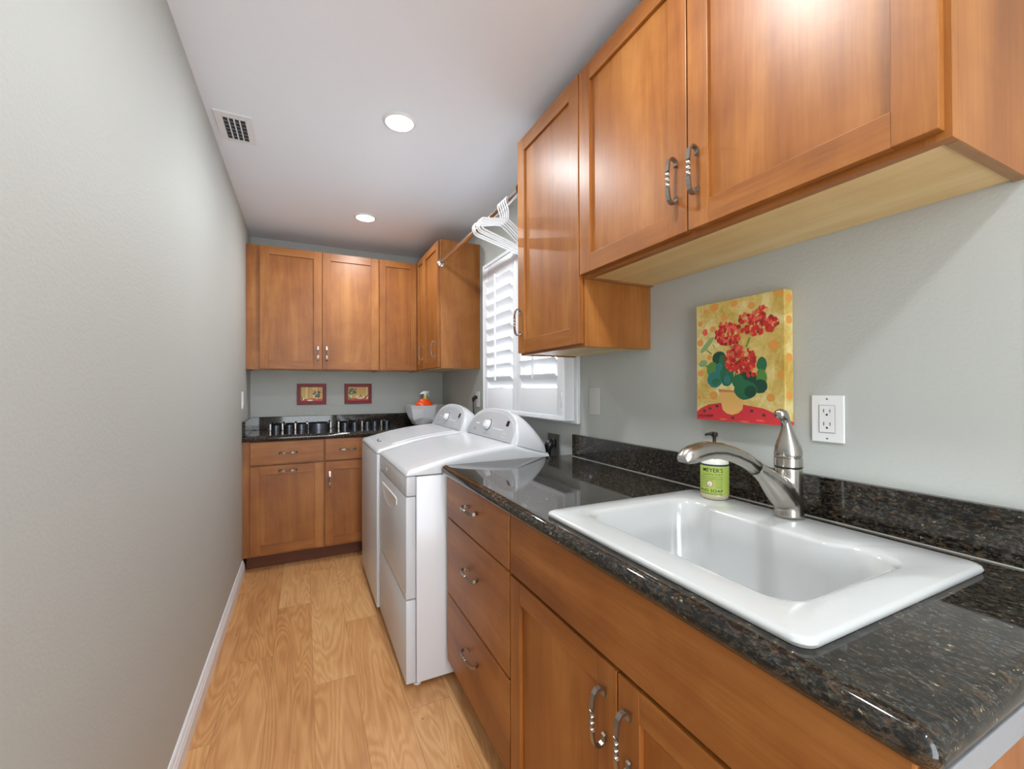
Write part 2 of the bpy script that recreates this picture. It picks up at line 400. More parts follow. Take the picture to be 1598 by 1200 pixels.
def shaker(parent, f, axis, a0, a1, b0, b1, st=.058, name='door'):
    WH = WY if axis == 1 else WX
    mb = MB(); th = .020; bv = .0015
    fbox(mb, f, a0, a0+st, b0, b1, 0, th, bv); fbox(mb, f, a1-st, a1, b0, b1, 0, th, bv)
    fbox(mb, f, a0+st-.001, a1-st+.001, b0+st*.9, b1-st*.9, .001, .0095)
    mb.mi = 1
    fbox(mb, f, a0+st, a1-st, b0, b0+st, .0004, th-.0004, .001); fbox(mb, f, a0+st, a1-st, b1-st, b1, .0004, th-.0004, .001)
    return mb.build(name, [WV, WH], parent)
def slab(parent, f, axis, a0, a1, b0, b1, name='drawer'):
    mb = MB(); fbox(mb, f, a0, a1, b0, b1, 0, .020, .003)
    return mb.build(name, WY if axis == 1 else WX, parent)

# ---- near wall cabinets over the sink (faces -x)
XF = .865
def wall_box(t, y0, y1, z0, z1, near=True, far=True):
    mb = MB()
    mb.box(XF+.0188, XR-.001, y0, y0+.017, z0, z1-.018); mb.box(XF+.0188, XR-.001, y1-.017, y1, z0, z1-.018)       # sides
    mb.box(XF-.0005, XF+.019, y0, y0+.035, z0, z1, .0008); mb.box(XF-.0005, XF+.019, y1-.035, y1, z0, z1, .0008)
    mb.mi = 1
    mb.box(XF-.0005, XF+.019, y0+.035, y1-.035, z0, z0+.035); mb.box(XF-.0005, XF+.019, y0+.035, y1-.035, z1-.035, z1)
    mb.box(XF+.0192, XR-.001, y0+.0005, y1-.0005, z1-.0178, z1-.0005)
    mb.mi = 2
    mb.box(XF+.019, XR-.002, y0+.017, y1-.017, z0+.004, z0+.016)                              # underside panel
    mb.mi = 3
    mb.box(XF+.022, XR-.004, y0+.001, y0+.0165, z0-.0006, z0+.01)                             # raw ply edge
    mb.box(XF+.022, XR-.004, y1-.0165, y1-.001, z0-.0006, z0+.01)
    return mb.build('body', [WV, WY, BIRCH, EDGE], t)
t = thing('wall_cabinet', 'large honey maple wall cabinet above the sink with two shaker doors', 'wall cabinet', (XF, .747, 1.62))
wall_box(t, .284, 1.21, 1.62, 2.33)
for y0, y1, hy in ((.293, .7535, .724), (.7575, 1.213, .788)):
    d = shaker(t, mapx(XF), 1, y0, y1, 1.632, 2.325); pull(d, mapx(XF-.02), hy, 1.765, True)
t = thing('wall_cabinet', 'narrow maple wall cabinet hanging lower beside the window, one door', 'wall cabinet', (XF, 1.452, 1.39))
wall_box(t, 1.2105, 1.69, 1.39, 2.33)
d = shaker(t, mapx(XF), 1, 1.2195, 1.682, 1.399, 2.325); pull(d, mapx(XF-.02), 1.652, 1.53, True)

# ---- far right wall cabinet (faces -x) and back wall cabinets (face -y)
t = thing('wall_cabinet', 'far maple wall cabinet on the window wall carrying the end of the hanging rod', 'wall cabinet', (XF, 3.2, 1.388))
mb = MB(); mb.box(XF+.0188, XR-.001, 2.93, 2.947, 1.388, 2.298); mb.box(XF+.02, XR-.001, 2.947, YB-.001, 2.28, 2.2975)
mb.box(XF-.0005, XF+.019, 2.93, 2.965, 1.388, 2.298, .0008); mb.box(XF+.0, XF+.019, 2.965, 3.575, 1.395, 2.28)
mb.mi = 1; mb.box(XF+.019, XR-.002, 2.947, YB-.002, 1.392, 1.404)
mb.build('body', [WV, BIRCH], t)
d = shaker(t, mapx(XF), 1, 2.945, 3.334, 1.396, 2.29, .05); pull(d, mapx(XF-.02), 3.00, 1.525, True)
d = shaker(t, mapx(XF), 1, 3.338, 3.556, 1.396, 2.29, .045); pull(d, mapx(XF-.02), 3.365, 1.525, True)
YF = 3.58
def back_upper(t, x0, x1):
    mb = MB(); mb.box(x0, x0+.017, YF+.0192, YB-.001, 1.386, 2.27); mb.box(x1-.017, x1, YF+.0192, YB-.001, 1.386, 2.27)
    mb.box(x0, x1, YF-.0005, YF+.019, 1.386, 2.287)
    mb.mi = 1; mb.box(x0+.0003, x1-.0003, YF+.0195, YB-.001, 2.2702, 2.2865)
    mb.mi = 2; mb.box(x0+.017, x1-.017, YF+.019, YB-.002, 1.39, 1.402)
    mb.build('body', [WV, WX, BIRCH], t)
t = thing('wall_cabinet', 'maple wall cabinet on the back wall with two doors above two small red pictures', 'wall cabinet', (.08, YF, 1.386))
back_upper(t, XL+.001, .5405)
d = shaker(t, mapy(YF), 0, -.289, .1215, 1.392, 2.283); pull(d, mapy(YF-.02), .093, 1.515, True)
d = shaker(t, mapy(YF), 0, .1255, .537, 1.392, 2.283); pull(d, mapy(YF-.02), .154, 1.515, True)
t = thing('wall_cabinet', 'maple corner wall cabinet on the back wall with a single plain door', 'wall cabinet', (.7, YF, 1.386))
back_upper(t, .541, .864)
shaker(t, mapy(YF), 0, .546, .842, 1.392, 2.283, .05)

# ---- base cabinets near (face -x)
XB = .560
def base_x(t, y0, y1, endpanel=False):
    mb = MB(); mb.box(XB, XR-.001, y0, y1, .10, .70); mb.box(XB, XB+.02, y0, y1, .7002, .884); mb.box(XB+.0202, XR-.001, y0, y0+.018, .7002, .884); mb.box(XB+.0202, XR-.001, y1-.018, y1, .7002, .884)
    b = mb.build('body', WV, t)
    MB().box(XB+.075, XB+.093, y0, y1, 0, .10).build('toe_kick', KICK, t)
t = thing('base_cabinet', 'maple drawer unit with three drawers beside the dryer', 'base cabinet', (XB, 1.44, 0))
base_x(t, 1.137, 1.745)
for z0, z1, hz in ((.712, .880, .815), (.397, .707, .585), (.110, .391, .292)):
    d = slab(t, mapx(XB), 1, 1.141, 1.742, z0, z1); pull(d, mapx(XB-.02), 1.44, hz, False)
t = thing('base_cabinet', 'maple sink base cabinet with a long false front over two shaker doors', 'base cabinet', (XB, .657, 0))
base_x(t, .203, 1.136)
slab(t, mapx(XB), 1, .209, 1.132, .712, .880, 'false_front')
d = shaker(t, mapx(XB), 1, .659, 1.132, .110, .703); pull(d, mapx(XB-.02), .694, .598, True)
d = shaker(t, mapx(XB), 1, .209, .655, .110, .703); pull(d, mapx(XB-.02), .622, .598, True)
MB().box(.545, 1.13, .188, .2025, .852, .8845, .001).build('support_strip', plain('grey_primed_strip', (140, 141, 143), .6), t)

# ---- base cabinets at the back (face -y)
YK = 3.40
t = thing('base_cabinet', 'maple base cabinet in the left corner with one drawer over a pull-out door', 'base cabinet', (-.12, YK, 0))
mb = MB(); mb.box(XL+.001, .129, YK, YB-.002, .10, .884); mb.build('body', WV, t)
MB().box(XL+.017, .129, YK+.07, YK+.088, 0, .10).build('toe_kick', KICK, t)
d = slab(t, mapy(YK), 0, -.330, .1265, .726, .880); pull(d, mapy(YK-.02), -.100, .803, False)
d = shaker(t, mapy(YK), 0, -.330, .1265, .116, .716, .06); pull(d, mapy(YK-.02), -.102, .680, False)
t = thing('base_cabinet', 'narrow maple base cabinet partly behind the washer with drawer over door', 'base cabinet', (.29, YK, 0))
mb = MB(); mb.box(.1295, .449, YK, YB-.002, .10, .884); mb.box(.449, XR-.002, YK+.02, YB-.002, .10, .884); mb.build('body', WV, t)
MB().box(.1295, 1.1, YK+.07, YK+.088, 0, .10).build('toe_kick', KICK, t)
d = slab(t, mapy(YK), 0, .137, .444, .726, .880); pull(d, mapy(YK-.02), .289, .803, False)
d = shaker(t, mapy(YK), 0, .137, .444, .116, .716, .058); pull(d, mapy(YK-.02), .166, .592, True)

# ------------------------------------------------------------------ countertops
def half_round(z0, z1, n=10):
    r = (z1-z0)/2; return [(-r*math.sin(k*PI/n), z0+r-r*math.cos(k*PI/n)) for k in range(n+1)]
ct = thing('granite_countertop', 'long black granite countertop holding the white sink, with backsplash', 'countertop', (.85, .9, .885))
CX0, CY0, CY1 = .536, .203, 1.745; SX0, SX1, SY0, SY1 = .572, 1.055, .338, .925
mb = MB()
mb.box(CX0, SX0, CY0, CY1-.0, .885, .925); mb.box(SX1, 1.158, CY0, CY1, .885, .925)
mb.box(SX0, SX1, CY0, SY0, .885, .925); mb.box(SX0, SX1, SY1, CY1, .885, .925)
hr = half_round(.885, .925)
# front bullnose and the near end bullnose with a rounded corner
rings = [[Vector((CX0+o, CY1, z)) for o, z in hr], [Vector((CX0+o, CY0, z)) for o, z in hr]]
for k in range(1, 9):
    a = k*PI/16; rings.append([Vector((CX0+o*math.cos(a), CY0+o*math.sin(a), z)) for o, z in hr])
rings.append([Vector((1.158, CY0+o, z)) for o, z in hr])
mb.loft(rings, False, False)
mb.build('slab', GRAN, ct, sharp=35)
MB().box(1.140, 1.159, CY0-.012, 1.705, .9253, 1.028, .002).build('backsplash', GRAN, ct)
MB().box(1.1375, 1.1402, CY0, 1.705, .9252, .9275).build('sealant_bead', plain('grey_sealant', (176, 174, 166), .5), ct)
cb = thing('granite_countertop', 'black granite countertop along the back wall under the red pictures', 'countertop', (.4, 3.6, .885))
mb = MB(); mb.box(XL+.001, 1.158, 3.385, YB-.001, .885, .925)
mb.loft([[Vector((x, 3.385+o, z)) for o, z in hr] for x in (XL+.001, 1.158)], False, False)
mb.build('slab', GRAN, cb, sharp=35)
MB().box(XL+.001, 1.158, YB-.021, YB-.001, .9253, 1.026, .002).build('backsplash', GRAN, cb)
MB().box(XL+.001, XL+.021, 3.372, YB-.0215, .9253, 1.026, .002).build('side_splash', GRAN, cb)

# ------------------------------------------------------------------ sink
def rrect(x0, x1, y0, y1, r, z, n=6, notch=None):
    pts = []
    for cx, cy, a0 in ((x1-r, y1-r, 0), (x0+r, y1-r, PI/2), (x0+r, y0+r, PI), (x1-r, y0+r, 1.5*PI)):
        for k in range(n+1):
            a = a0+k*PI/2/n; pts.append(Vector((cx+r*math.cos(a), cy+r*math.sin(a), z)))
    # extra points along the back (x1) edge for the deck bulge
    last = pts[-1]; first = pts[0]
    for k in range(1, 25):
        q = k/25; y = last.y+(first.y-last.y)*q
        d = 0
        if notch:
            e0, e1, dep = notch; s = .028
            d = dep*min(1, max(0, (y-e0)/s))*min(1, max(0, (e1-y)/s))
        pts.append(Vector((x1-d, y, z)))
    return pts
sk = thing('drop_in_sink', 'white rectangular drop-in utility sink set in the black granite', 'sink', (.81, .63, .925))
nt_ = (.47, .80, .024)
R_ = [rrect(.570, 1.058, .335, .928, .02, .9256), rrect(.552, 1.075, .316, .945, .022, .9256), rrect(.5495, 1.0775, .3135, .9475, .024, .931),
      rrect(.552, 1.075, .316, .945, .023, .9365), rrect(.558, 1.069, .322, .939, .022, .9385),
      rrect(.618, .968, .372, .892, .045, .9385, notch=nt_), rrect(.625, .962, .379, .885, .05, .9365, notch=nt_), rrect(.630, .958, .384, .880, .055, .930, notch=nt_),
      rrect(.640, .950, .394, .870, .06, .87, notch=(.47, .80, .014)), rrect(.665, .925, .420, .842, .06, .735), rrect(.680, .910, .436, .826, .05, .718), rrect(.70, .89, .46, .80, .04, .712), rrect(.775, .815, .61, .65, .018, .709)]
mb = MB().loft(R_, True, False); mb.face(R_[-1])
# outer underside shell so the bowl has thickness
mb.build('basin', PORC, sk, sharp=50)
MB().lathe([(.032, .7095), (.032, .7125), (.026, .7135), (.022, .711), (.001, .711)], .795, .63, 24).build('drain', NICK, sk, sharp=40)

# ------------------------------------------------------------------ faucet
fc = thing('faucet', 'brushed nickel pull-out kitchen faucet with an upright lever on the sink', 'faucet', (1.055, .64, .9385))
FX, FY = 1.047, .64
mb = MB().lathe([(.032, .9388), (.0325, .943), (.0305, .96), (.0295, 1.0), (.0295, 1.056), (.0290, 1.058)], FX, FY, 32)
path = [(1.047, .968, .026), (1.032, .984, .0305), (1.010, 1.004, .0305), (.988, 1.024, .0275), (.965, 1.042, .0225), (.945, 1.054, .0190), (.925, 1.0655, .0168)]
mb.tube([(x, FY, z) for x, z, r in path], [r for *_, r in path], 20)
b = mb.smooth().build('spout_body', NICK, fc)
rm = b.modifiers.new('remesh', 'REMESH'); rm.mode = 'VOXEL'; rm.voxel_size = .002; rm.use_smooth_shade = True
sm = b.modifiers.new('smooth', 'SMOOTH'); sm.iterations = 16; sm.factor = .7
path = [(.9235, 1.0663, .0155), (.922, 1.067, .0172), (.89, 1.0855, .0170), (.85, 1.101, .0172), (.81, 1.1115, .0176), (.775, 1.1145, .0186), (.748, 1.1135, .0198), (.725, 1.109, .0205), (.708, 1.103, .0195), (.698, 1.098, .0135)]
rings = []
for i, (x, z, r) in enumerate(path):
    a = path[max(i-1, 0)]; c = path[min(i+1, len(path)-1)]; tx, tz = c[0]-a[0], c[1]-a[1]; l = math.hypot(tx, tz); nx, nz = -tz/l, tx/l
    if nz < 0: nx, nz = -nx, -nz
    rings.append([Vector((x+nx*r*math.cos(q*2*PI/24), FY+r*1.0*math.sin(q*2*PI/24), max(z+nz*r*math.cos(q*2*PI/24), 1.0935 if x < .77 else 0))) for q in range(24)])
sp = MB().loft(rings).build('spray_head', NICK, fc, sharp=60)
MB().tube([(.9252, FY, 1.0652), (.9228, FY, 1.0666)], .0176, 24).build('joint_ring', DARK, fc)
MB().lathe([(.0299, 1.0572), (.0299, 1.0590)], FX, FY, 32).build('seam_ring', DARK, fc)
MB().box(.756, .776, FY-.005, FY+.005, 1.130, 1.1340, .0015).build('spray_button', NICK, sp)
MB().lathe([(.0145, 1.0935), (.0145, 1.0915), (.001, 1.0915)], .722, FY, 20).build('aerator', DARK, sp)
MB().lathe([(.0275, 1.057), (.0275, 1.0595), (.0300, 1.0605), (.0300, 1.080), (.0275, 1.0815), (.0275, 1.084)], FX, FY, 32).build('collar', NICK, fc, sharp=40)
lv = [(1.047, 1.083, .0285), (1.047, 1.0855, .0295), (1.0468, 1.095, .0292), (1.0462, 1.108, .0268), (1.0452, 1.120, .0225), (1.0437, 1.135, .0165), (1.0418, 1.150, .0118), (1.0385, 1.165, .0100), (1.034, 1.175, .0112), (1.027, 1.182, .0130), (1.018, 1.1845, .0132), (1.010, 1.1845, .0105), (1.006, 1.1845, .003)]
lev = MB().tube([(x, FY, z) for x, z, r in lv], [r for *_, r in lv], 24, up=(0, 1, 0)).build('lever', NICK, fc, sharp=70)
MB().tube([(1.0205, FY-.013, 1.1), (1.0195, FY-.0136, 1.1)], .0022, 10).build('temperature_dot', plain('blue_dot', (60, 120, 190), .3), lev)

# ------------------------------------------------------------------ soap bottle
BX, BY, BZ = 1.037, .838, .9387
dv = Vector((BX, BY, 0)).normalized(); rv = Vector((dv.y, -dv.x, 0))
sb = thing('soap_bottle', 'clear hand soap bottle with a green printed label and black pump', 'bottle', (BX, BY, BZ))
SOAPL = plain('pale_soap_plastic', (190, 184, 150), .15, coat=.4)
MB().lathe([(.030, BZ), (.0345, BZ+.003), (.036, BZ+.010), (.0365, BZ+.02), (.0365, BZ+.098), (.036, BZ+.102), (.032, BZ+.112), (.022, BZ+.119), (.012, BZ+.122), (.011, BZ+.126)], BX, BY, 40).build('body', plain('frosted_bottle', (226, 226, 216), .15, coat=.4), sb, sharp=50)
MB().lathe([(.0301, BZ+.0004), (.0348, BZ+.003), (.0364, BZ+.010), (.0368, BZ+.017), (.0367, BZ+.0171)], BX, BY, 40).build('liquid', SOAPL, sb, sharp=50)
def cyl(phi, z, r): d = -dv*math.cos(phi)+rv*math.sin(phi); return (BX+d.x*r, BY+d.y*r, z)
LABEL = plain('lime_green_label', (176, 196, 92), .5); BAND = plain('navy_band', (34, 40, 66), .45); INK = plain('black_ink', (22, 28, 22), .5); CREAM = plain('cream_ink', (228, 214, 200), .5)
mb = MB()
mb.loft([[Vector(cyl(D2R(p), z, .0370)) for p in range(-180, 180, 8)] for z in (BZ+.016, BZ+.094)], True, False)
lab = mb.build('label', LABEL, sb)
MB().loft([[Vector(cyl(D2R(p), z, .03706)) for p in range(-180, 180, 8)] for z in (BZ+.0935, BZ+.098)], True, False).build('navy_band', BAND, lab)
RL = .0371
def lt(x0, z0, mb, txt, size, off=0, align='RIGHT', xs=1):
    mb.merge(text_mesh(txt, size, lambda x, y, d: cyl(D2R(x0)+x/RL, BZ+z0+y, RL+d), .0002, off, align, xs))
mb = MB()
lt(34, .0770, mb, "MEYER'S", .0160, .0001, xs=.95); lt(33, .0688, mb, "CLEAN DAY", .0072, .0, xs=1.45); lt(33, .0225, mb, "HAND SOAP", .0115, .0001, xs=1.15)
for k in range(4):
    for c0, c1 in ((4, 33), (-75, -26)):
        z = BZ+.058-k*.0055-.006
        a = [Vector(cyl(D2R(p), z, RL+.0001)) for p in range(c0, c1+1, 2)]; b_ = [Vector(cyl(D2R(p), z+.0009, RL+.0001)) for p in range(c0, c1+1, 2)]
        mb.loft([a, b_], False, False)
for z in (.0645, .0605, .057, .0185, .0165, .0): 
    if z: mb.loft([[Vector(cyl(D2R(p), BZ+z+q, RL+.0001)) for p in range(-70, 34, 2)] for q in (0, .0008)], False, False)
mb.build('lettering', INK, lab, recalc=False)
mb = MB(); n = 24
ring_ = [Vector(cyl(D2R(-19)+.0085*math.cos(k*2*PI/n)/RL, BZ+.0455+.0085*math.sin(k*2*PI/n), RL+.00015)) for k in range(n)]
mb.face(ring_); mb.build('round_emblem_border', plain('brown_ink', (120, 74, 60), .5), lab)
mb = MB(); mb.face([Vector(cyl(D2R(-19)+.0074*math.cos(k*2*PI/n)/RL, BZ+.0455+.0074*math.sin(k*2*PI/n), RL+.00030)) for k in range(n)])
mb.build('round_emblem', CREAM, lab)
mb = MB().lathe([(.013, BZ+.121), (.013, BZ+.131), (.0075, BZ+.133), (.0045, BZ+.134), (.0045, BZ+.170), (.0078, BZ+.172), (.0088, BZ+.176), (.0088, BZ+.183), (.001, BZ+.185)], BX, BY, 20)
e = Vector((BX, BY, BZ+.1795)); q = -rv*.021-dv*.004
mb.tube([e, e+q*.6, e+q+Vector((0, 0, -.002)), e+q*1.08+Vector((0, 0, -.006))], [.0058, .0046, .0036, .003], 12)
mb.build('pump', DARK, sb, sharp=40)

# ------------------------------------------------------------------ appliances
def hz(x, xf, k=1.0):
    P = [(0, .887), (.006, .897), (.016, .9045), (.035, .909), (.10, .926), (.19, .947), (.29, .964), (.40, .977), (.49, .984), (.50, .984), (.68, .934)]
    d = x-xf
    for (a, za), (b, zb) in zip(P, P[1:]):
        if a <= d <= b: return .887+(za+(zb-za)*(d-a)/(b-a)-.887)*k
    return P[-1][1]
def appliance(name, label, y0, y1, xf, dryer):
    t = thing(name, label, 'washer' if not dryer else 'dryer', ((xf+1.06)/2, (y0+y1)/2, 0))
    yc = (y0+y1)/2; xb = xf+.685
    MB().box(xf+.043, xb, y0+.002, y1-.002, .022, .880, .006).build('cabinet', ENAM, t, sharp=40)
    # top: lofted along x
    rings = []
    xs = [xf+d for d in (0, .003, .006, .016, .035, .06, .10, .19, .29, .40, .49, .50, .60, .685)]
    for i, x in enumerate(xs):
        zt = hz(x, xf); zb = .885; r = min(.022, (zt-zb)*.85); sec = []
        ins = .006 if i == 0 else (.002 if i == 1 else 0)
        ya, yb = y0+ins, y1-ins
        sec.append(Vector((x, ya, zb)))
        for k in range(7): a = PI-k*PI/12; sec.append(Vector((x, ya+r+r*math.cos(a), zt-r+r*math.sin(a))))
        for k in range(1, 8):
            q = k/8; sec.append(Vector((x, ya+r+(yb-ya-2*r)*q, zt)))
        for k in range(7): a = PI/2-k*PI/12; sec.append(Vector((x, yb-r+r*math.cos(a), zt-r+r*math.sin(a))))
        sec.append(Vector((x, yb, zb)))
        rings.append(sec)
    tp = MB().loft(rings).build('top', ENAM, t, sharp=55)
    # console
    a_ = (y1-y0)/2; n_ = 28
    def sec(x0, a, b, tilt, lift=0):
        out = []
        for k in range(n_+1):
            th = PI*k/n_; c, s = math.cos(th), math.sin(th); e = 2/2.7
            y = yc+a*math.copysign(abs(c)**e, c); zp = b*abs(s)**e
            out.append(Vector((x0+tilt*zp, y, zb_(x0)+zp+lift)))
        return out
    def zb_(x): return hz(min(max(x, xf+.49), xf+.68), xf)-.001
    X0 = xf+.494
    cs = MB().loft([sec(X0+.003, a_*.905, .143, .42), sec(X0, a_*.93, .150, .42), sec(X0+.006, a_*.955, .155, .41), sec(X0+.03, a_*.97, .155, .38), sec(X0+.07, a_*.985, .152, .28), sec(X0+.11, a_*.99, .143, .16), sec(X0+.145, a_*.99, .126, .06), sec(X0+.170, a_*.985, .098, .0), sec(X0+.180, a_*.96, .068, 0)], True, True).build('console', ENAM, t, sharp=50)
    nrm = Vector((-1, 0, .42)).normalized()
    def P(y, zp, d=0): return Vector((X0+.42*zp, yc+y, zb_(X0)+zp))+nrm*d
    def arch(a, b, d, z0=.004):
        out = []
        for k in range(n_+1):
            th = PI*k/n_; c, s = math.cos(th), math.sin(th); e = 2/2.7
            out.append(P(a*math.copysign(abs(c)**e, c), z0+b*abs(s)**e, d))
        return out
    cp = MB().loft([arch(a_*.875, .130, -.004), arch(a_*.875, .130, .0015), arch(a_*.868, .127, .0024)]).build('control_panel', SILV, t, sharp=40)
    mb = MB(); kc = (.02, .066)          # knob
    kr = [(.0265, .002), (.0275, .004), (.0265, .007), (.021, .009), (.0195, .024), (.017, .027), (.001, .0275)]
    vy = Vector((0, 1, 0)); vz = nrm.cross(vy).normalized()
    mb.loft([[P(kc[0], kc[1], d)+(vy*math.cos(q*2*PI/28)+vz*math.sin(q*2*PI/28))*r for q in range(28)] for r, d in kr])
    mb.build('knob', PLASTW, cp, sharp=40)
    mb = MB(); mb.loft([[P(kc[0]-.003, kc[1], d)+(vy*math.cos(q*2*PI/28)+vz*math.sin(q*2*PI/28))*r for q in range(28)] for r, d in ((.031, .0022), (.031, .0032), (.02, .0034))])
    mb.build('knob_ring', plain('dark_chrome', (60, 62, 66), .2, metal=.8) if 'dark_chrome' not in bpy.data.materials else bpy.data.materials['dark_chrome'], cp)
    def pad(ya, yb, za, zb, d0, d1, nm, mt):
        MB().loft([[P(ya, za, d), P(yb, za, d), P(yb, zb, d), P(ya, zb, d)] for d in (d0, d1)], smooth=False).build(nm, mt, cp)
    pad(-.225, -.195, .074, .100, .0022, .0034, 'display', DARK)
    for k in range(5): pad(-.075-k*.026, -.060-k*.026, .050, .056, .0022, .0044, 'button', PLASTW)
    for k in range(2):
        for j in range(2): pad(-.195-k*.03, -.185-k*.03, .022+j*.014, .026+j*.014, .0022, .0034, 'indicator', PLASTW)
    pad(.15, .20, .062, .069, .0022, .0030, 'badge', PLASTW); pad(.185, .20, .030, .036, .0022, .003, 'start_button', GREYP)
    pad(-.03, .06, .020, .0215, .0022, .0026, 'caption_line', GREYP)
    # front
    if dryer:
        MB().box(xf+.002, xf+.042, y0+.001, y1-.001, .800, .882, .005).build('upper_front_panel', ENAMF, t, sharp=40)
        dr = MB().box(xf, xf+.041, y0+.001, y1-.001, .376, .797, .005).build('door', ENAMF, t, sharp=40)
        out = [(2.375, .748), (2.33, .753), (2.0, .755), (1.968, .750), (1.965, .725), (2.02, .700), (2.126, .676), (2.20, .676), (2.29, .688), (2.35, .712)]
        c_ = (2.17, .722)
        def so(s, x): return [Vector((x, c_[0]+(a-c_[0])*s, c_[1]+(b-c_[1])*s)) for a, b in out]
        MB().loft([so(1.0, xf+.0005), so(.99, xf-.004), so(.93, xf-.0055), so(.86, xf-.002)]).build('door_handle', PLASTW, dr, sharp=40)
        MB().box(xf-.0006, xf+.002, y0+.03, y1-.03, .415, .417).build('door_crease', ENAM, dr)
        MB().box(xf, xf+.041, y0+.001, y1-.001, .028, .371, .005).build('toe_panel', ENAMF, t, sharp=40)
        MB().tube([(xf+.0025, 2.25, .835), (xf, 2.25, .835)], .009, 16).build('round_badge', PLASTW, t)
    else:
        MB().box(xf, xf+.041, y0+.001, y1-.001, .028, .882, .007).build('front_panel', ENAMF, t, sharp=40)
        # lid outline raised on the top with a finger notch
        rings = []
        xs2 = [xf+d for d in (.09, .10, .19, .29, .40, .47, .478)]
        for i, x in enumerate(xs2):
            e = (0 if i in (0, len(xs2)-1) else .0035); z = hz(x, xf)
            ya, yb = y0+.055, y1-.055
            rings.append([Vector((x, ya, z-.003)), Vector((x, ya+.004, z+e)), Vector((x, yb-.004, z+e)), Vector((x, yb, z-.003))])
        MB().loft(rings, smooth=False).build('lid', ENAM, t, sharp=30)
        mb = MB(); pts = [(xf+.062+.010*math.cos(a*PI/8-PI/2+PI), yc+.05*math.cos(a*PI/8)) for a in range(9)]
        pp = [Vector((xf+.070-.014*math.sin(a*PI/10), yc+.055*math.cos(a*PI/10), 0)) for a in range(11)]
        for p in pp: p.z = hz(p.x, xf)+.0015
        MB().tube(pp, .0028, 8).build('lid_notch', GREYP, t)
    for yy in (y0+.04, y1-.04):
        for xx in (xf+.055, xb-.05): MB().lathe([(.016, 0), (.016, .008), (.009, .01), (.009, .024)], xx, yy, 16).build('foot', PLASTW, t, sharp=40)
    return t
appliance('clothes_dryer', 'white clothes dryer nearer the granite counter, with a front door handle', 1.782, 2.463, .376, True)
appliance('washing_machine', 'white top loading washing machine between the dryer and the back cabinets', 2.478, 3.155, .362, False)

# ------------------------------------------------------------------ hanging rod and hangers
t = thing('hanging_rod', 'chrome clothes hanging rod running above the shuttered window', 'rod', (.868, 2.3, 2.13))
RX, RZ = .868, 2.13
MB().tube([(RX, 1.6905, RZ), (RX, 2.9295, RZ)], .0150, 24).build('tube', CHROM, t, sharp=40)
for yy, s in ((2.9297, -1), (1.6903, 1)):
    mb = MB(); mb.loft([[Vector((RX+r*math.cos(q*2*PI/24), yy+s*d, RZ+r*math.sin(q*2*PI/24))) for q in range(24)] for r, d in ((.027, 0), (.027, .003), (.020, .006), (.020, .014), (.0145, .016))])
    mb.build('flange', NICK, t, sharp=40)
hl = ['foremost white plastic hanger on the rod, nearest the narrow cabinet', 'second white plastic hanger on the rod, counting from the narrow cabinet', 'middle white plastic hanger of the bunch on the rod', 'fourth white plastic hanger on the rod, counting from the narrow cabinet', 'rearmost white plastic hanger on the rod, towards the far cabinet']
def hanger_mesh():
    R2, zt_ = .0222, .0186
    hk = [(R2*math.cos(D2R(a)), zt_-R2*.85+R2*.85*math.sin(D2R(a))) for a in range(190, -21, -15)]+[(.012, -.022), (.003, -.034), (0, -.046), (0, -.085)]
    hk = [(-x, z) for x, z in hk]
    b = MB(); b.tube([(x, 0, z) for x, z in hk], .0034, 10)
    def arc(cx, cz, r, a0, a1, n=6): return [(cx+r*math.cos(D2R(a0+(a1-a0)*k/n)), cz+r*math.sin(D2R(a0+(a1-a0)*k/n))) for k in range(n+1)]
    zt = -.085
    loop = [(0, zt), (.05, zt-.012), (.12, zt-.036)]+arc(.182, zt-.078, .024, 75, -100)+[(.1, zt-.102), (0, zt-.102), (-.1, zt-.102)]+arc(-.182, zt-.078, .024, -80, -255)+[(-.12, zt-.036), (-.05, zt-.012)]
    b.tube([(x, 0, z) for x, z in loop], .0042, 10, closed=True, up=(0, 1, 0))
    return b.build('clothes_hanger', HANG)
h0 = hanger_mesh()
for k, (y, rz, rx) in enumerate(((1.826, 29, 0), (1.846, 28, 0), (1.868, 29, 0), (1.890, 27, 0), (1.914, 28, 0))):
    h = h0 if k == 0 else h0.copy()
    if k: COL.objects.link(h)
    h.location = (RX, y, RZ); h.rotation_euler = (D2R(rx), 0, D2R(rz))
    tag(h, hl[k], 'hanger', 'white hangers on the rod')

# ------------------------------------------------------------------ wall plates
t = thing('outlet', 'white double electrical outlet on the wall right of the faucet', 'outlet', (XR, .611, 1.17))
MB().box(1.1545, XR-.0003, .574, .647, 1.113, 1.228, .002).build('cover_plate', PLASTW, t)
r = MB().box(1.1525, 1.156, .594, .628, 1.137, 1.203, .0008).build('receptacle', PLASTW, t)
MB().box(1.1533, 1.1555, .5932, .6288, 1.1362, 1.2038).build('receptacle_seam', GREYP, t)
for zc in (1.186, 1.154):
    mb = MB(); mb.box(1.1521, 1.1530, .6035-.0008, .6035+.0008, zc, zc+.008); mb.box(1.1521, 1.1530, .6175-.0008, .6175+.0008, zc-.0003, zc+.0085)
    mb.tube([(1.1521, .6105, zc-.0055), (1.1530, .6105, zc-.0055)], .0025, 10); mb.build('slot', DARK, r)
for zc in (1.219, 1.122): MB().tube([(1.1546, .611, zc), (1.1538, .611, zc)], .0022, 10).build('screw', GREYP, t)
t = thing('wall_plate', 'wall coloured blank plate on the wall right of the window', 'wall plate', (XR, 1.55, 1.185))
MB().box(1.154, XR-.0003, 1.513, 1.587, 1.128, 1.246, .002).build('cover_plate', ALM, t)
MB().tube([(1.1542, 1.55, 1.237), (1.1534, 1.55, 1.237)], .0022, 8).build('screw', GREYP, t)
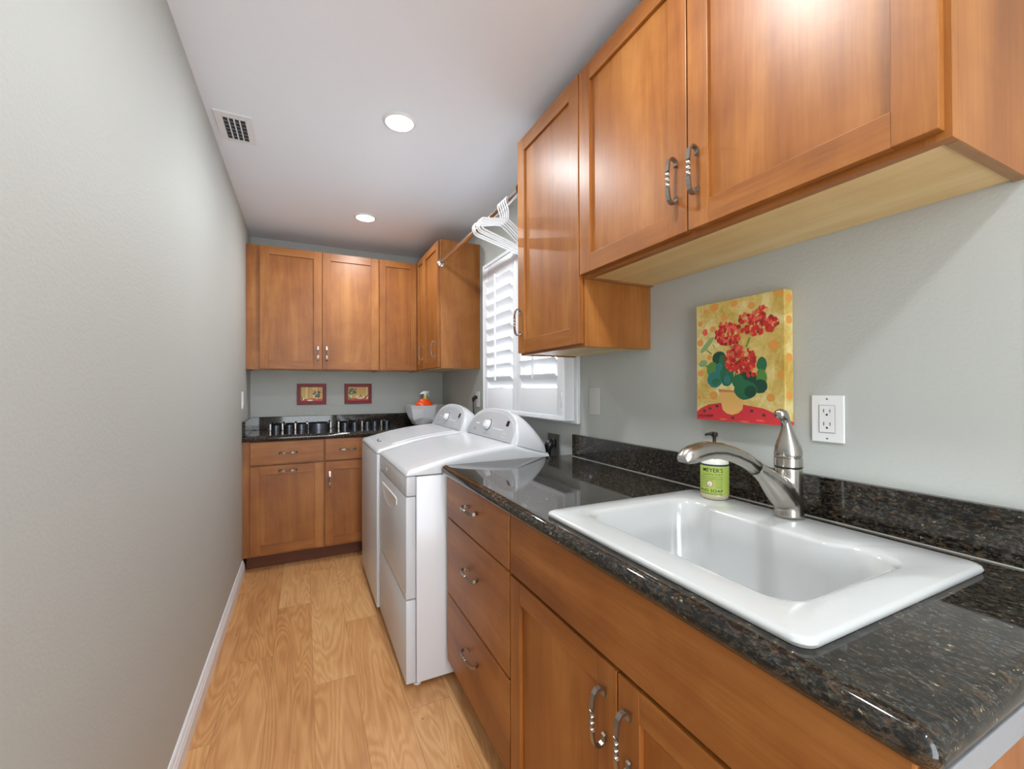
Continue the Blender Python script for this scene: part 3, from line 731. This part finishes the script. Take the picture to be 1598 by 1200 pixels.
t = thing('light_switch', 'thin white light switch plate on the left wall', 'light switch', (XL, 3.38, 1.17))
MB().box(XL+.0003, XL+.006, 3.345, 3.42, 1.112, 1.228, .002).build('cover_plate', PLASTW, t)
MB().box(XL+.006, XL+.009, 3.366, 3.399, 1.137, 1.203, .001).build('rocker', PLASTW, t)
t = thing('outlet', 'white outlet on the wall behind the washer', 'outlet', (XR, 2.98, 1.16))
MB().box(1.1545, XR-.0003, 2.935, 3.008, 1.105, 1.220, .002).build('cover_plate', PLASTW, t)
t = thing('power_cord', 'black plug and cord running down behind the washer', 'cord', (1.14, 2.975, 1.16))
MB().tube([(1.1545, 2.985, 1.178), (1.140, 2.985, 1.178), (1.128, 2.985, 1.168), (1.126, 2.985, 1.145)], [.013, .014, .014, .006], 14).build('plug', DARK, t, sharp=50)
MB().tube([(1.126, 2.985, 1.147), (1.127, 2.985, 1.10), (1.135, 2.98, 1.0), (1.14, 2.97, .85), (1.14, 2.95, .6)], .004, 10).build('cable', DARK, t)
t = thing('outlet', 'grey steel dryer outlet low on the wall at the counter end', 'outlet', (XR, 1.9, .96))
MB().box(1.153, XR-.0003, 1.838, 1.95, .893, 1.012, .002).build('cover_plate', GREYP, t)
t = thing('power_cord', 'bulky black dryer plug in the grey outlet at the counter end', 'cord', (1.13, 1.89, .95))
mb = MB(); mb.tube([(1.1525, 1.885, .965), (1.138, 1.885, .966), (1.124, 1.885, .962), (1.117, 1.885, .948), (1.115, 1.885, .925), (1.116, 1.88, .895)], [.021, .024, .025, .022, .016, .010], 18)
mb.build('plug', DARK, t, sharp=50)
MB().tube([(1.116, 1.88, .90), (1.118, 1.875, .86), (1.122, 1.86, .75), (1.125, 1.85, .5)], .008, 12).build('cable', DARK, t)
MB().tube([(1.139, 1.885, .9655), (1.136, 1.885, .9655)], .0255, 20).build('plug_ring', GREYP, t)

# ------------------------------------------------------------------ paintings
def ground_mat():
    mt, nt, b = new_mat('painted_yellow_ground')
    vec = mapping(nt, (1, 1, 1)); n1 = noise(nt, vec, 14, 4, .6, .8).outputs['Fac']; n2 = noise(nt, vec, 120, 3, .6, .5).outputs['Fac']
    v = math_n(nt, 'MULTIPLY_ADD', n2, .2, math_n(nt, 'MULTIPLY', n1, .8))
    L(nt, ramp(nt, v, [(.34, s2l((190, 152, 62))), (.48, s2l((212, 184, 102))), (.62, s2l((228, 212, 150)))]), b.inputs['Base Color']); b.inputs['Roughness'].default_value = .45
    return mt
def paint_mats(cols): return [plain('paint_%s' % k, c, .42) for k, c in cols.items()]
PC = {'ochre': (206, 176, 92), 'pale': (222, 204, 132), 'gold': (188, 152, 60), 'orange': (222, 152, 70), 'red': (204, 44, 36), 'rose': (230, 96, 74), 'crimson': (164, 28, 26),
      'green': (34, 104, 66), 'darkgreen': (20, 72, 52), 'teal': (40, 118, 112), 'leafgreen': (84, 136, 60), 'sage': (140, 166, 110), 'pot': (226, 176, 100), 'potshade': (196, 134, 72), 'cloth': (204, 50, 60), 'brown': (96, 50, 30), 'cream': (240, 226, 190)}
PK = list(PC); PM = paint_mats(PC)
class Pic:
    """layers of paint on a canvas: (u,v) in 0..1 mapped by f(u,v,d)"""
    def __init__(s, f, asp): s.mb = MB(); s.f = f; s.asp = asp; s.l = 0
    def poly(s, pts, col):
        s.l += 1; s.mb.mi = PK.index(col); d = .00015+.000004*s.l
        cu = [min(max(p[0], 0), 1) for p in pts]; cv = [min(max(p[1], 0), 1) for p in pts]
        s.mb.face([Vector(s.f(a, b, d)) for a, b in zip(cu, cv)]); return s
    def blob(s, u, v, ru, rv_, col, rot=0, wob=0, n=18):
        pts = []
        for k in range(n):
            a = k*2*PI/n; r = 1+wob*random.uniform(-1, 1)
            x, y = ru*r*math.cos(a), rv_*r*math.sin(a)*s.asp
            pts.append((u+x*math.cos(rot)-y*math.sin(rot), v+(x*math.sin(rot)+y*math.cos(rot))/s.asp))
        return s.poly(pts, col)
t = thing('canvas_painting', 'unframed canvas painting of red geraniums in a pot above the faucet', 'painting', (1.14, .831, 1.326))
py0, py1, pz0, pz1 = .693, .971, 1.147, 1.505
MB().box(1.1225, XR-.001, py0, py1, pz0, pz1, .002).build('canvas', ground_mat(), t)
pf = lambda u, v, d: (1.1223-d, py1-.001-u*(py1-py0-.002), pz0+.001+v*(pz1-pz0-.002))
p = Pic(pf, 1.28)
def pz(X, Y):
    u = (X-127)/610; u = u/(u+(1-u)*1.10)*1.0 if 0 < u < 1 else u
    top = 215-120*(X-127)/610; bot = 997+33*(X-127)/610
    return u, (bot-Y)/(bot-top)
for X, Y, r in ((285, 215, 30), (212, 245, 18), (363, 285, 22), (163, 333, 20), (270, 367, 22), (160, 467, 26), (163, 680, 24), (435, 185, 24), (550, 200, 24), (712, 115, 24), (680, 478, 32), (720, 680, 24), (663, 840, 26), (275, 830, 30), (150, 845, 15), (243, 565, 20)):
    u, v = pz(X, Y); p.blob(u, v, r/610, r/860, 'orange', 0, .05)
p.poly([pz(*q) for q in ((127, 945), (165, 920), (230, 895), (340, 880), (420, 878), (500, 893), (620, 915), (690, 950), (737, 990), (737, 1032), (560, 1022), (127, 998))], 'cloth')
for X, Y in ((195, 940), (242, 922), (300, 905), (548, 935), (622, 962), (420, 985)): u, v = pz(X, Y); p.blob(u, v, .02, .012, 'brown')
for X, Y, r in ((350, 995, 30), (500, 1010, 35), (600, 1000, 28)): u, v = pz(X, Y); p.blob(u, v, r/610, .008, 'rose')
p.poly([pz(*q) for q in ((312, 785), (505, 800), (488, 925), (460, 952), (415, 965), (375, 955), (345, 930))], 'pot')
p.poly([pz(*q) for q in ((312, 785), (505, 800), (500, 822), (420, 808), (318, 806))], 'potshade')
for a in (((420, 500), (405, 470), (400, 470), (412, 505)), ((510, 490), (535, 425), (545, 425), (520, 490)), ((430, 690), (450, 645), (457, 648), (440, 692)), ((222, 640), (165, 590), (168, 585), (228, 630)), ((255, 545), (205, 510), (208, 505), (262, 538)), ((285, 505), (268, 475), (272, 472), (288, 500))): p.poly([pz(*q) for q in a], 'leafgreen')
for X, Y, a, b, c, rt in ((222, 480, 70, 20, 'sage', .75), (185, 610, 35, 25, 'sage', .2), (320, 572, 52, 52, 'darkgreen', 0), (345, 590, 26, 48, 'green', 0), (265, 650, 45, 55, 'leafgreen', 0), (285, 720, 60, 58, 'teal', 0), (322, 648, 30, 50, 'teal', 0), (378, 692, 50, 76, 'green', 0), (612, 612, 32, 52, 'green', 0), (600, 700, 46, 56, 'leafgreen', 0), (520, 705, 60, 50, 'darkgreen', 0), (600, 762, 46, 48, 'darkgreen', 0), (460, 730, 44, 50, 'green', 0), (508, 790, 78, 66, 'green', 0), (540, 800, 40, 40, 'darkgreen', .5), (290, 735, 34, 24, 'green', .3), (380, 720, 26, 34, 'teal', .2)):
    u, v = pz(X, Y); p.blob(u, v, a/610, b/860, c, rt, .04)
u, v = pz(205, 392); p.blob(u, v, .035, .03, 'rose', 0, .1)
for cx, cy, rx, ry, n in ((383, 400, 92, 80, 110), (580, 325, 124, 76, 130), (472, 580, 104, 90, 120), (620, 250, 34, 38, 18), (550, 668, 28, 28, 10), (465, 490, 26, 14, 6)):
    for k in range(n):
        a, q = random.uniform(0, 2*PI), math.sqrt(random.random())
        u, v = pz(cx+rx*q*math.cos(a), cy+ry*q*math.sin(a))
        p.blob(u, v, random.uniform(.014, .032), random.uniform(.010, .021), random.choices(['red', 'crimson', 'rose', 'pot'], (50, 20, 26, 4))[0], random.uniform(0, 3), .25, 8)
for k in range(14):
    u, v = pz(150+k*9, 972+6*math.sin(k*1.9)); p.blob(u, v, .006, .009, 'brown', random.uniform(-.6, .6), .2, 8)
p.mb.build('painted_picture', PM, t, recalc=False)
ps = Pic(lambda u, v, d: (1.1235+u*.035, py0-.0002-d, pz0+.002+v*(pz1-pz0-.004)), .1)
for v in (.94, .78, .50, .22): ps.blob(.5, v, .38, .032, 'orange')
ps.poly([(0, 0), (1, 0), (1, .02), (0, .045)], 'cloth')
ps.mb.build('painted_side', PM, t, recalc=False)

RED = plain('red_lacquer_frame', (128, 12, 20), .5)
def small_pic(x0, x1, label, flip):
    z0, z1 = 1.116, 1.286
    t = thing('framed_picture', label, 'picture', ((x0+x1)/2, YB, 1.2))
    b = .028; mb = MB()
    for a in ((x0, x1, z0, z0+b), (x0, x1, z1-b, z1), (x0, x0+b, z0+b, z1-b), (x1-b, x1, z0+b, z1-b)): mb.box(a[0], a[1], YB-.018, YB-.001, a[2], a[3], .002)
    mb.build('frame', RED, t)
    q = Pic(lambda u, v, d: (x0+b+u*(x1-x0-2*b), YB-.0125-d, z0+b+v*(z1-z0-2*b)), .75)
    q.poly([(0, 0), (1, 0), (1, 1), (0, 1)], 'ochre')
    for k in range(9): u = k/9; q.poly([(u, .1), (u+.06, .1), (u+.07, 1), (u+.01, 1)], random.choice(['orange', 'pale', 'gold']))
    q.poly([(0, 0), (1, 0), (1, .14), (.55, .20), (0, .12)], 'cloth')
    fx = (lambda u: 1-u) if flip else (lambda u: u)
    cu = fx(.73) if not flip else .22; cv = .48 if not flip else .66
    for k in range(22): q.blob(cu+random.uniform(-.16, .16), cv+random.uniform(-.22, .22), .05, .06, random.choice(['darkgreen', 'green', 'darkgreen', 'teal']), random.random()*3, .2, 8)
    for k in range(10): q.blob(cu+random.uniform(-.18, .18), cv+random.uniform(.02, .30), .025, .03, 'red', 0, .3, 7)
    if not flip:
        q.poly([(0, .35), (.03, .35), (.14, .02), (.08, .02)], 'brown'); q.blob(.12, .15, .03, .10, 'cream', -.3)
        q.blob(.42, .06, .13, .05, 'cream'); q.blob(.73, .20, .07, .08, 'pot')
    else:
        q.blob(.60, .26, .22, .15, 'cream'); q.blob(.60, .24, .18, .11, 'pale')
        for k in range(8): q.blob(.50+random.random()*.2, .27+random.random()*.12, .04, .05, random.choice(['ochre', 'leafgreen', 'gold', 'brown']), 0, .2, 8)
        q.poly([(.80, .2), (.99, .42), (1, .36), (.84, .14)], 'brown'); q.blob(.96, .18, .025, .12, 'cream', -.3)
        q.poly([(0, .2), (.25, .02), (.32, .02), (.03, .28)], 'teal')
    q.mb.build('picture', PM, t, recalc=False)
small_pic(-.053, .164, 'small red framed picture with a plant, the left of the pair', False)
small_pic(.305, .524, 'small red framed picture with a yellow dish, the right of the pair', True)

# ------------------------------------------------------------------ bowl and spray bottle
BC = (.925, 3.62)
t = thing('faceted_bowl', 'large white faceted bowl on the back granite counter', 'bowl', (BC[0], BC[1], .9253))
def oring(r, z, ph=0, wob=0, n=20): return [Vector((BC[0]+r*math.cos((k+ph)*2*PI/n), BC[1]+r*math.sin((k+ph)*2*PI/n), .9253+z+(wob if k % 4 == 0 else (-wob if k % 4 == 2 else 0)))) for k in range(n)]
mb = MB()
def poly_ring(r, z, n=10, ph=0): return [Vector((BC[0]+r*math.cos((k+ph)*2*PI/n), BC[1]+r*math.sin((k+ph)*2*PI/n), .9253+z)) for k in range(n)]
def zig(r, z, w_): return [Vector((BC[0]+r*math.cos(k*2*PI/10), BC[1]+r*math.sin(k*2*PI/10), .9253+z+(w_ if k % 2 else -w_))) for k in range(10)]
mb.loft([poly_ring(.062, 0), poly_ring(.105, .022), zig(.140, .070, .012), poly_ring(.164, .150), poly_ring(.176, .178), poly_ring(.168, .178), poly_ring(.150, .140), poly_ring(.120, .06), poly_ring(.08, .025)], smooth=False)
mb.build('bowl_shell', BOWLM, t)
t = thing('spray_bottle', 'orange spray bottle with white trigger standing in the white bowl', 'bottle', (BC[0], BC[1], .952))
sx, sy = BC[0]-.005, BC[1]
MB().lathe([(.045, .952), (.062, .98), (.066, 1.06), (.066, 1.115), (.060, 1.125), (.046, 1.129), (.045, 1.133), (.042, 1.146), (.022, 1.156), (.016, 1.16)], sx, sy, 28, True, 1.12, .6).build('body', ORANGE, t, sharp=50)
MB().lathe([(.0165, 1.154), (.0165, 1.166), (.0135, 1.172), (.0135, 1.178)], sx+.01, sy, 20).build('collar', LIME, t, sharp=40)
mb = MB(); mb.lathe([(.012, 1.176), (.012, 1.195), (.009, 1.20)], sx+.01, sy, 16)
hx = sx+.01
mb.prism([(-.030, 1.197), (.030, 1.205), (.036, 1.214), (.030, 1.222), (-.012, 1.222), (-.034, 1.210), (-.050, 1.196)], sy-.010, sy+.010, lambda a, b, d: (hx+a, d, b))
mb.prism([(.018, 1.206), (.026, 1.206), (.036, 1.176), (.031, 1.174)], sy-.006, sy+.006, lambda a, b, d: (hx+a, d, b))
mb.build('trigger', PLASTW, t)

# ------------------------------------------------------------------ low metal ornament on the back counter
t = thing('metal_ornament', 'low dark metal ornament of upright bars and curved bands on the back counter', 'ornament', (.2, 3.76, .9253))
ZC = .9254
def arcband(cx, cy, r, a0, a1, h, n=16):
    o_ = [(cx+r*math.cos(D2R(a0+(a1-a0)*k/n)), cy+r*math.sin(D2R(a0+(a1-a0)*k/n))) for k in range(n+1)]
    i_ = [(cx+(r-.004)*math.cos(D2R(a0+(a1-a0)*k/n)), cy+(r-.004)*math.sin(D2R(a0+(a1-a0)*k/n))) for k in range(n+1)]
    MB().loft([[Vector((x, y, ZC)), Vector((x, y, ZC+h)), Vector((a, b, ZC+h)), Vector((a, b, ZC))] for (x, y), (a, b) in zip(o_, i_)]).build('curved_band', STEEL, t, sharp=40)
for x, y in ((-.232, 3.745), (-.150, 3.748), (-.062, 3.750), (.020, 3.80), (.192, 3.757), (.250, 3.735), (.430, 3.740), (.585, 3.742), (.615, 3.79)):
    MB().box(x-.0065, x+.0065, y-.008, y+.008, ZC, ZC+.052, .002).build('upright_bar', PEWT, t)
arcband(-.195, 3.762, .034, 180, 360, .040); arcband(-.105, 3.762, .036, 180, 360, .040)
arcband(-.02, 3.79, .045, 200, 360, .040); arcband(.106, 3.86, .115, 230, 310, .042)
arcband(.300, 3.765, .036, 180, 360, .040); arcband(.375, 3.765, .030, 180, 360, .044); arcband(.475, 3.765, .032, 180, 350, .044)
arcband(.535, 3.765, .032, 190, 350, .046); arcband(.635, 3.775, .028, 180, 360, .046)

for o in bpy.data.objects:
    if '_o' in o: del o['_o']
